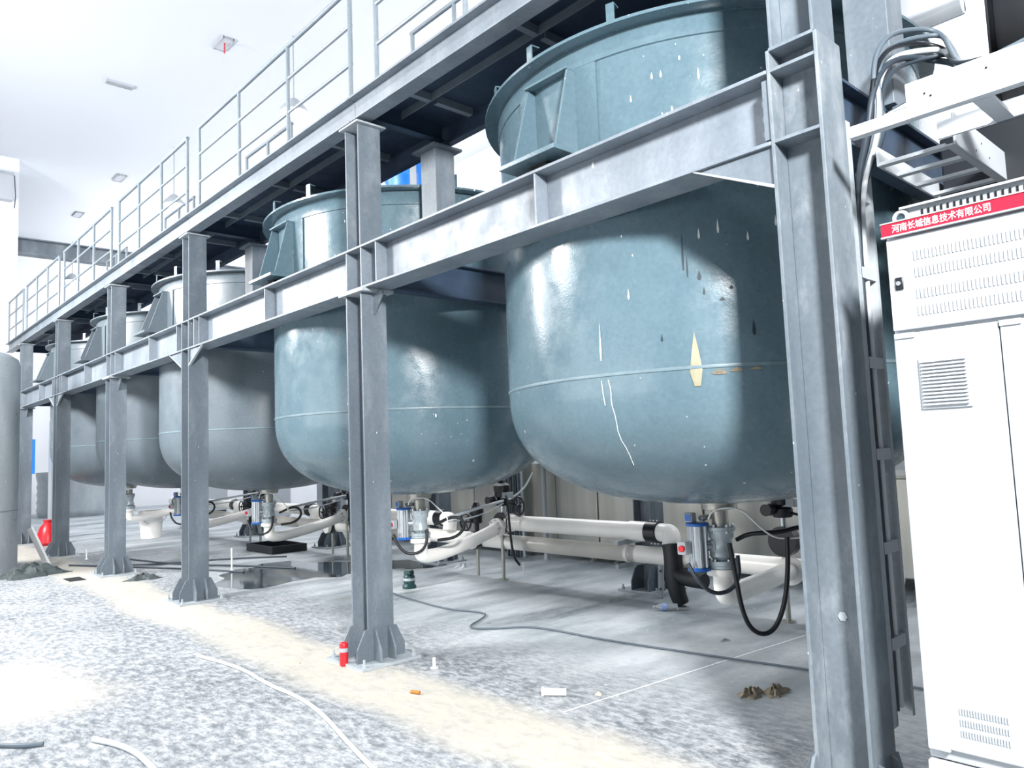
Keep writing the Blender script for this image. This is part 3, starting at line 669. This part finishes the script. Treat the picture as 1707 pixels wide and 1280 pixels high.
MB().add([(-.3, -.3, 1.32), (.3, -.3, 1.32), (.3, .3, 1.32), (-.3, .3, 1.32), (0, 0, 1.55)], [(3, 2, 1, 0), (0, 1, 4), (1, 2, 4), (2, 3, 4), (3, 0, 4)]).build('cap', M['white'], t, smooth=False)
t = thing('cable_riser', (4.38, 8.0, 0), 'bundle of dark cables climbing a tray behind the manifold valves', 'cable bundle')
for k in range(6): MB().cyl((.0, k*.05, 0), (.0, k*.05, 2.4), .016, 8).build('cable', M['cabledk'] if k % 2 else M['cable'], t)
MB().box(.03, .045, -.06, .32, 0, 2.4).build('tray_back', M['galv'], t)
hose('white_hose', [(4.3, 7.6, 1.2), (4.2, 7.7, .95), (3.9, 7.8, .8), (3.4, 7.3, .8), (3.1, 7.0, .85)], .014, 'clear', 'white hose curving from the pyramid-capped pole to the manifold valve')
hose('white_loop_hose', [(4.3, 8.2, 1.25), (4.1, 8.1, 1.1), (3.8, 7.8, .98), (3.3, 7.2, .95)], .012, 'clear', 'thin white hose behind the black manifold valve, second of two')

# ------------------------------------------------------------------ white electrical cabinet
CX, CY0, CY1 = -.2, .39, 1.045
t = thing('control_cabinet', (CX, CY0, 0), 'tall white double-door electrical cabinet with a red sign band', 'cabinet'); W = CY1-CY0
MB().box(.02, .38, 0, W, .42, 2.21).build('body', M['white'], t, smooth=False, bevel=.006)
MB().box(.0, .38, 0, W, .0, .415).build('plinth', M['concrete'], t, smooth=False, bevel=.004)
def emboss(x, y0, y1, z0, z1, nrow, ncol, name, par):
    mb = MB(); dy = (y1-y0)/ncol; dz = (z1-z0)/nrow
    for r in range(nrow):
        for c in range(ncol):
            y = y0+dy*(c+.5); z = z0+dz*(r+.5); mb.bar((x, y, z-dz*.36), (x, y, z+dz*.36), dy*.42, .005, (1, 0, 0))
    mb.build(name, M['white'], par, smooth=False)
d = MB().box(.0, .018, .004, W-.004, 1.868, 2.195).build('upper_door', M['white'], t, smooth=False, bevel=.004)
for z in (1.905, 1.965, 2.04, 2.10): emboss(-.0015, .03, W-.09, z, z+.048, 1, 44, 'vent_row', d)
lk = MB().box(-.006, 0, W-.052, W-.025, 2.01, 2.055).build('lock', M['dark'], d, bevel=.003)
MB().lathe([(.008, -.012), (.008, -.006)], (0, W-.038, 2.033), 12, 'x').build('key_cylinder', M['silver'], lk)
for k, (a, b, nm) in enumerate(((W/2+.002, W-.004, 'first'), (.004, W/2-.002, 'second'))):
    d = MB().box(0, .018, a, b, .462, 1.856).build('door', M['white'], t, smooth=False, bevel=.004)
    if k == 0: 
        g = MB().box(-.008, 0, .42, .575, 1.588, 1.765)
        gr = g.build('vent_grille', M['white'], d, smooth=False, bevel=.003)
        mb = MB()
        for j in range(13): mb.prism([(-.008, .428, 1.60+j*.0122), (-.018, .428, 1.60+j*.0122), (-.008, .428, 1.609+j*.0122)], (0, .139, 0))
        mb.build('louvre', M['white'], gr, smooth=False)
        for z in (.54, .575, .61): emboss(-.0015, .40, .545, z-.028, z, 1, 18, 'vent_row', d)
    else:
        MB().box(-.014, 0, b-.05, b-.03, 1.0, 1.2).build('door_handle', M['silver'], d, bevel=.004)
    for z in ((1.845, .462) if k == 0 else (1.845,)): MB().box(-.006, .01, b-.07 if k == 0 else b-.06, b-.004 if k == 0 else b, z-.006, z+.012).build('hinge', M['galv'], d)
sg = MB().box(-.012, .0, -.0, W+.004, 2.205, 2.25).build('sign_band', M['red'], t, smooth=False)
MB().box(-.016, -.0, -.001, W+.006, 2.2, 2.205).box(-.016, 0, -.001, W+.006, 2.25, 2.254).build('sign_frame', M['white'], sg, smooth=False)
tx = bpy.data.curves.new('lettering', 'FONT'); tx.body = '河南长城信息技术有限公司'; tx.size = .031; tx.extrude = .0008; tx.offset = 0; tx.space_character = .98
tmp = bpy.data.objects.new('lettering_curve', tx); C.objects.link(tmp); bpy.context.view_layer.update()
me = bpy.data.meshes.new_from_object(tmp.evaluated_get(bpy.context.evaluated_depsgraph_get())); bpy.data.objects.remove(tmp)
me.materials.clear(); me.materials.append(M['textwhite']); to = bpy.data.objects.new('lettering', me); C.objects.link(to); to.parent = sg
to.rotation_euler = (math.pi/2, 0, -math.pi/2); to.scale = (.84, 1, 1); to.location = (-.0128, W-.032, 2.2165)
v = MB().box(.04, .36, .0, W-.06, 2.256, 2.30).build('top_vent', M['galv'], t, smooth=False)
mb = MB()
for k in range(26): mb.box(.036, .04, .02+k*.0205, .026+k*.0205, 2.262, 2.288)
mb.build('slot', M['dark'], v, smooth=False)
MB().box(.02, .37, -.01, W-.05, 2.30, 2.308).build('vent_roof', M['white'], v, smooth=False)
MB().tube([(.03, W-.05+.022*math.cos(a*math.pi/8), 2.272+.022*math.sin(a*math.pi/8)) for a in range(17)], .007, 8).build('lifting_eye', M['white'], t)

# ------------------------------------------------------------------ cable trays and cables by the first column
t = thing('vertical_cable_tray', (.25, 1.36, 0), 'galvanised ladder tray standing against the tall column by the cabinet', 'cable tray')
MB().box(0, .008, 0, .06, .3, 2.9).box(.008, .115, .0, .006, .3, 2.9).box(.107, .115, .0, .06, .3, 2.9).build('side_channel', M['galv'], t, smooth=False, bevel=.002)
MB().box(.27, .295, 0, .06, .3, 2.72).build('side_rail', M['galv'], t, smooth=False)
for z in (.6, 1.0, 1.4, 1.8, 2.2, 2.56): MB().box(.115, .27, .004, .018, z, z+.05).build('rung', M['traywhite'], t, smooth=False)
TZ0, TZ1 = 2.665, 2.80
t = thing('overhead_cable_tray', (-.05, 0, 0), 'white overhead cable tray running above the cabinet past the tall column', 'cable tray')
MB().box(0, .012, -1.2, .985, TZ0, TZ1).box(.012, .04, -1.2, .985, TZ0, TZ0+.01).build('side_plate', M['traywhite'], t, smooth=False, bevel=.003)
MB().box(0, .012, .985, 1.2, TZ0, TZ0+.045).box(.012, .04, .985, 1.2, TZ0, TZ0+.01).build('end_strip', M['traywhite'], t, smooth=False)
MB().box(.3, .312, -1.2, .98, TZ0, TZ0+.07).build('far_rail', M['traywhite'], t, smooth=False)
for y in (.72, .28, -.2, -.6): MB().box(.04, .3, y, y+.06, TZ0+.0, TZ0+.014).build('rung', M['traywhite'], t, smooth=False)
mb = MB()
for y, z in ((.92, .075), (.90, .06), (.72, .09), (.45, .1)): mb.lathe([(.004, -.002), (.004, .001)], (0, y, TZ0+z), 8, 'x')
mb.build('bolt_hole', M['dark'], t)
t = thing('crosswise_cable_tray', (0, .93, 0), 'white ladder tray running back under the overhead tray above the cabinet', 'cable tray')
MB().box(.36, 1.25, .02, .03, 2.665, 2.80).box(.36, 1.25, .03, .06, 2.665, 2.673).build('side_plate', M['traywhite'], t, smooth=False, bevel=.003)
MB().box(.36, 1.25, .32, .33, 2.665, 2.75).build('far_rail', M['traywhite'], t, smooth=False)
for x in (.36, .56, .78, 1.0, 1.2): MB().box(x, x+.04, .06, .32, 2.665, 2.68).build('rung', M['traywhite'], t, smooth=False)
mb = MB()
for x, z in ((.5, 2.76), (.62, 2.70), (.7, 2.75), (.8, 2.71)): mb.lathe([(.004, .018), (.004, .0205)], (x, 0, z), 8, 'y')
mb.build('bolt_hole', M['dark'], t)
hx = [(.40, 1.38), (.42, 1.39), (.44, 1.40), (.46, 1.385), (.48, 1.395), (.5, 1.405)]
cn = ['outermost', 'second', 'third', 'fourth', 'fifth', 'innermost']
for k, (x, y) in enumerate(hx):
    a = .016*k; q = (k*37 % 5)*.035
    pts = [(x, y, .35), (x, y, 1.5), (x, y, 2.35), (x-.02, y-.02, 2.62), (.33+a, 1.27-.01*k, 2.84), (.34+a, 1.25, 2.98+q), (.46+a, 1.24, 3.14+q), (.64+a, 1.22, 3.24+q), (.85, 1.16-.015*k, 3.27+q), (.78-.02*k, 1.04, 3.18+q*.5), (.5-.02*k, .93, 3.0), (.2+.01*k, .78, 2.86+.012*k), (.04+.035*k, .45, 2.83), (.03+.035*k, -.9, 2.83)]
    hose('power_cable', pts, .011 if k % 3 else .014, ['cabledk', 'black', 'cable', 'cablelt', 'cable', 'cabledk'][k], ['dark', 'black', 'slate', 'pale', 'grey', 'charcoal'][k] + ' power cable climbing the tray and looping over above the cabinet, ' + cn[k] + ' of its bundle', 'looped power cables', cat='cable')
for k in range(3):
    hose('tray_cable', [(.05+.05*k, 1.1, 2.74+.03*k), (.08+.05*k, .8, 2.82+.03*k), (.05+.04*k, .3, 2.85+.04*k), (.03+.03*k, -.3, 2.9+.06*k), (.0, -.9, 2.98+.08*k)], .012, ['cablelt', 'cabledk', 'cable'][k], ['pale', 'black', 'grey'][k] + ' cable lying along the top of the overhead tray', 'cables on the overhead tray', cat='cable')
t = thing('equipment_enclosure', (1.05, -1.0, 0), 'dark slate steel enclosure behind the white cabinet', 'enclosure')
MB().box(0, 1.0, 0, 2.22, 0, 2.95).build('enclosure_body', M['slate'], t, smooth=False, bevel=.01)
MB().box(-.01, 0, .75, .77, .1, 2.9).box(-.01, 0, 1.5, 1.52, .1, 2.9).build('seam', M['dark'], t)
t = thing('hall_post', (2.62, 1.35, 0), 'tall dark steel hall post rising behind the overhead cable tray', 'post')
hsec(MB(), 0, .26, -.3, 0, .02, 8.98).build('shaft', M['slate'], t, smooth=False, bevel=.003)
MB().box(-.1, .36, -.4, .1, 0, .02).build('base_plate', M['galv'], t, smooth=False)
t = thing('wall_duct', (6.2, 2.4, 0), 'white boxed duct with a ridge, rising behind the cable loops', 'duct')
MB().box(0, .8, 0, 1.2, 0, 8.9).build('duct_body', M['wall'], t, smooth=False)
MB().tube([(-.06, 0, 6.2), (-.06, 1.2, 6.2)], .1, 16).build('duct_ridge', M['white'], t)

# ------------------------------------------------------------------ standing vessel and far clutter
t = thing('standing_vessel', (-1.5, 13.95, 0), 'tall pale cylindrical vessel at the left edge of the picture', 'vessel')
MB().lathe([(.8, 0), (.8, 3.1), (.77, 3.2), (.66, 3.28), (.3, 3.33), (.001, 3.34)], seg=64).build('vessel_shell', M['galv'], t)
MB().lathe([(.802, .9), (.806, .905), (.802, .91)], seg=64).build('weld_seam', M['weld'], t)
MB().lathe([(.16, 3.3), (.16, 3.42), (.2, 3.43), (.2, 3.46), (.001, 3.47)], (.2, .3, 0), 20).build('manhole', M['steel'], t)
t = thing('leaning_board', (-.62, 13.55, 0), 'grey board leaning against the pale standing vessel', 'board')
MB().bar((.25, -.1, .02), (.02, .0, .62), .03, .3, (0, -1, .2)).build('board_panel', M['concrete'], t, smooth=False, bevel=.003)
def lump(name, c, sx, sy, sz, n, m, label, cat, seed=1, kind='thing'):
    rnd = random.Random(seed); mb = MB(); vs = []; fs = []; S, R = 26, 9
    ph = [rnd.uniform(0, 6.28) for _ in range(8)]
    for j in range(R+1):
        for i in range(S):
            a = 2*math.pi*i/S; b = j/R
            q = 1 + .22*math.sin(3*a+ph[0]) + .14*math.sin(7*a+ph[1]+b*4) + .1*math.sin(11*a+ph[2]-b*7)
            rr = max(1-b, .001)*q; h = (1-(1-b)**2)*(.75+.3*math.sin(5*a+ph[3]+b*9)+.2*math.sin(9*a+ph[4]))
            vs.append((sx*rr*math.cos(a), sy*rr*math.sin(a), max(sz*h*.8, 0)))
    for j in range(R):
        for i in range(S): k = (i+1) % S; fs.append((j*S+i, j*S+k, (j+1)*S+k, (j+1)*S+i))
    fs.append(tuple(range(S-1, -1, -1))); fs.append(tuple(R*S+i for i in range(S)))
    return tag(mb.add(vs, fs).build(name, M[m], loc=c), label, cat, kind=kind)
lump('netting_heap', (-.72, 12.75, 0), .42, .3, .2, 1, 'net', 'crumpled green-grey netting in front of the standing vessel', 'netting', 3)
lump('rag', (.24, 10.9, 0), .2, .16, .09, 1, 'net', 'small green-grey rag on the floor between the third and fourth columns', 'rag', 5)
lump('gravel_rag', (1.16, 2.52, 0), .1, .06, .055, 1, 'sack', 'dirty brown rag knotted on the floor, paler half', 'rag', 8)
lump('gravel_rag', (1.28, 2.43, 0), .1, .06, .06, 1, 'sack', 'dirty brown rag knotted on the floor, darker half nearer the column', 'rag', 11)
lump('stone', (-.34, 5.35, 0), .03, .022, .025, 1, 'stone', 'small tan stone on the cream powder band', 'stone', 2)
lump('stone', (.57, 3.21, 0), .022, .018, .022, 1, 'stone', 'small pale stone beside the chalk line', 'stone', 4)
lump('crumpled_paper', (3.35, 8.0, 0), .16, .1, .06, 1, 'white', 'crumpled white paper by the rear pipes', 'paper', 9)
lump('plastic_scrap', (2.15, 3.32, 0), .05, .03, .02, 1, 'white', 'white plastic scrap on the wet floor below the hose loop', 'scrap', 6)
t = thing('red_sack', (.4, 17.5, 0), 'red sack on the floor behind the fifth column', 'sack')
MB().lathe([(.16, 0), (.2, .05), (.19, .2), (.14, .36), (.07, .44), (.09, .5), (.001, .5)], seg=20).build('sack_body', M['redpaint'], t)
t = thing('white_bucket', (2.15, 16.9, 0), 'white plastic bucket below the fourth outlet valve', 'bucket')
MB().lathe([(.19, 0), (.24, .5), (.25, .52), (.25, .56), (.22, .56), (.18, .06), (.001, .06)], seg=28).build('bucket_body', M['whitepipe'], t)
MB().tube([(.25*math.cos(a*.314), .05*math.sin(a*.314)-.24, .5-.22*math.sin(a*.314)) for a in range(11)], .006, 6).build('bucket_handle', M['galv'], t)
t = thing('storage_vat', (3.2, 27.5, 0), 'pale ribbed vat far behind the end column', 'vat')
MB().lathe([(1.1, 0), (1.15, .1)] + [(1.15 + (.03 if k % 2 else 0), .1+k*.12) for k in range(1, 10)] + [(1.2, 1.3), (1.2, 1.4), (.001, 1.42)], seg=40).build('vat_body', M['galv'], t)
t = thing('blue_tag_post', (.55, 20.5, 0), 'thin post with a blue panel beyond the end column', 'post')
MB().cyl((0, 0, 0), (0, 0, 2.2), .04, 10).build('pole', M['galv'], t); MB().box(-.14, .14, -.06, -.04, 1.4, 2.2).build('blue_panel', M['bluedrum'], t)
t = thing('white_post', (.95, 19.6, 0), 'white square post beyond the fifth column', 'post')
MB().box(-.13, .13, -.13, .13, 0, 2.6).build('shaft', M['white'], t, bevel=.01); MB().box(-.18, .18, -.18, .18, 0, .03).build('foot', M['white'], t)
for k, (x, y, lab) in enumerate(((5.2, 14.0, 'white cupboard behind the third tank outlet'), (5.2, 18.0, 'white cupboard behind the fourth tank outlet'), (5.4, 22.5, 'white cupboard far behind the last tank outlet'))):
    t = thing('white_cupboard', (x, y, 0), lab, 'cupboard')
    MB().box(0, .6, 0, 1.5, .1, 1.9).build('body', M['white'], t, bevel=.01)
    MB().box(.03, .57, .03, 1.47, 0, .1).build('plinth', M['dark'], t)
    for s in (0, 1): 
        dd = MB().box(-.02, 0, .02+.74*s, .73+.74*s, .14, 1.86).build('door', M['white'], t, bevel=.005)
        MB().box(-.045, -.02, .66 if s == 0 else .8, .69 if s == 0 else .83, .9, 1.1).build('door_handle', M['galv'], dd)
t = thing('drain_tray', (2.7, 12.2, 0), 'shallow dark tray on the floor behind the fourth column', 'tray')
MB().box(-.3, .3, -.5, .5, 0, .02).box(-.3, -.28, -.5, .5, .02, .12).box(.28, .3, -.5, .5, .02, .12).box(-.28, .28, -.5, -.48, .02, .12).box(-.28, .28, .48, .5, .02, .12).build('tray_body', M['dark'], t)

# ------------------------------------------------------------------ small things on the floor
t = thing('drink_can', (-.135, 5.03, 0), 'tall red drink can standing against the foot of the second column', 'can')
MB().lathe([(.024, 0), (.031, .008), (.031, .15), (.026, .163), (.024, .165), (.001, .16)], seg=24).build('can_body', M['redpaint'], t)
MB().lathe([(.0316, .1), (.0316, .128)], seg=24).build('white_print', M['white'], t)
t = thing('water_bottle', (2.68, 4.39, .035), 'clear plastic water bottle lying on the grey floor', 'bottle'); d = Vector((.126, -.167, 0)).normalized()
prof = [(.013, 0), (.013, .02), (.016, .025), (.032, .06), (.033, .1), (.031, .13), (.033, .16), (.033, .2), (.028, .215), (.001, .215)]
o = MB().lathe(prof, seg=20, axis='x').build('bottle_body', M['bottle'], t); o.rotation_euler = (0, 0, math.atan2(d.y, d.x))
o2 = MB().lathe([(.0335, .075), (.0335, .115)], seg=20, axis='x').build('bottle_label', M['bottlelabel'], t); o2.rotation_euler = o.rotation_euler
o3 = MB().lathe([(.015, -.012), (.015, .012)], seg=14, axis='x').build('bottle_cap', M['white'], t); o3.rotation_euler = o.rotation_euler
t = thing('pipe_offcut', (.33, 3.46, .024), 'short white plastic pipe offcut with a collar lying on the floor', 'offcut')
MB().lathe([(.022, 0), (.03, .0), (.03, .014), (.022, .014), (.021, .15), (.017, .15), (.017, .0)], seg=20, axis='x').build('pipe_body', M['whitepipe'], t); t.rotation_euler = (0, 0, math.radians(-52))
t = thing('green_fitting', (2.0, 7.3, 0), 'dark green plastic fitting lying by the second column foot', 'fitting')
MB().lathe([(.075, 0), (.08, .02), (.06, .05), (.065, .07), (.065, .13), (.05, .15), (.06, .16), (.05, .2), (.001, .21)], seg=18).build('fitting_body', M['green'], t)
MB().lathe([(.066, .085), (.066, .115)], seg=18).build('pale_mark', M['valve'], t)
MB().cyl((-.18, 4.12, .012), (-.155, 4.06, .012), .011, 10).build('paper_roll', M['orange'])
tag(bpy.data.objects['paper_roll'], 'tiny orange-brown paper roll on the cream powder band', 'paper roll')
for k, (x, y, h, lab) in enumerate(((.26, 4.47, .07, 'short white peg standing in the floor beside the second column foot'), (3.45, 6.95, .13, 'white peg behind the manifold support legs'), (.3, 14.1, .16, 'white peg between the fourth and fifth columns'), (1.3, 10.6, .3, 'thin pale stake standing in the puddle'))):
    t = thing('floor_peg', (x, y, 0), lab, 'peg')
    MB().lathe([(.03, 0), (.028, .006), (.013, .01), (.012, h), (.001, h+.004)], seg=12).build('peg_body', M['clear'], t)
hose('floor_cable', [(1.67, 7.14, .012), (1.56, 6.48, .012), (1.52, 5.93, .012), (1.63, 5.61, .012), (1.6, 5.47, .012), (1.4, 5.34, .012), (1.21, 5.25, .012), (1.16, 5.13, .012), (1.29, 4.97, .012), (1.51, 4.83, .012), (1.56, 4.52, .012), (1.56, 4.06, .012), (1.62, 3.64, .012), (1.68, 3.26, .012), (1.74, 2.87, .012), (1.82, 2.4, .012), (1.86, 1.8, .012)], .008, 'cable', 'thin grey cable winding over the floor under the first tank', cat='cable', smooth=2)
hose('aisle_hose', [(-1.83, 4.77, .016), (-1.77, 4.62, .016), (-1.73, 4.44, .016), (-1.72, 4.27, .016), (-1.74, 3.9, .016), (-1.8, 3.4, .016)], .016, 'cablelt', 'curved grey hose lying in the aisle', smooth=2)
hose('dusty_hose', [(-.77, 6.16, .012), (-.68, 5.56, .012), (-.73, 4.97, .012), (-.71, 4.57, .012), (-.77, 4.15, .012), (-.89, 3.68, .012), (-.98, 3.29, .012), (-1.05, 2.9, .012)], .012, 'clear', 'long dust-whitened hose along the aisle floor', smooth=2)
hose('hose_scrap', [(-2.24, 5.12, .012), (-2.13, 4.97, .012), (-2.04, 4.92, .012)], .013, 'cable', 'short grey hose scrap in the aisle beside the curved hose', smooth=2)
for k, (p, lab) in enumerate((([(.7, 13.4, .012), (1.0, 11.8, .012), (1.5, 10.9, .012), (1.9, 9.9, .012)], 'dark hose crossing the floor behind the fourth column'),
                              ([(.45, 12.6, .012), (.9, 12.1, .012), (1.6, 11.9, .012), (2.4, 11.2, .012)], 'dark hose bending on the floor between the third and fourth tanks'),
                              ([(-.1, 13.4, .012), (.3, 12.6, .012), (.9, 11.3, .012), (1.3, 10.2, .012)], 'thin dark hose stretching past the feet of the far columns'))):
    hose('ground_hose', p, .014, 'cabledk', lab, 'hoses on the far floor', smooth=2)
# chalk line, floor pit, puddle
mb = MB(); a, b = Vector((.2, 3.16, .0015)), Vector((2.9, 2.92, .0015)); mb.box(0, 1, 0, 1, 0, 1); mb.v = []; mb.f = []
n = Vector((b.y-a.y, a.x-b.x, 0)).normalized()*.007
tag(MB().add([a-n, a+n, b+n, b-n], [(0, 1, 2, 3)]).build('chalk_line', M['chalk'], smooth=False), 'straight pale chalk line ruled across the floor below the first tank', 'floor line')
t = thing('floor_pit', (-.39, 11.75, 0), 'small open dark floor slot in front of the fourth column', 'pit')
MB().box(-.1, .1, -.2, .2, .0015, .004).build('pit_hole', M['pit'], t, smooth=False)
def blob(name, c, sx, sy, seed, m, label, rot=0):
    rnd = random.Random(seed); ph = [rnd.uniform(0, 6.28) for _ in range(5)]; vs = []
    for i in range(72):
        a = 2*math.pi*i/72; q = 1+.2*math.sin(2*a+ph[0])+.15*math.sin(3*a+ph[1])+.1*math.sin(5*a+ph[2])+.05*math.sin(11*a+ph[3])
        vs.append((sx*q*math.cos(a), sy*q*math.sin(a), .003))
    o = MB().add(vs, [tuple(range(72))]).build(name, M[m], smooth=False, loc=c); o.rotation_euler = (0, 0, rot)
    return tag(o, label, 'puddle')
blob('puddle', (1.75, 9.7, 0), .85, 1.15, 3, 'puddle', 'dark shallow puddle reflecting the pipes under the third tank')
blob('puddle', (3.0, 8.9, 0), .4, .5, 5, 'puddle', 'smaller dark puddle beside the rear column behind the second tank')
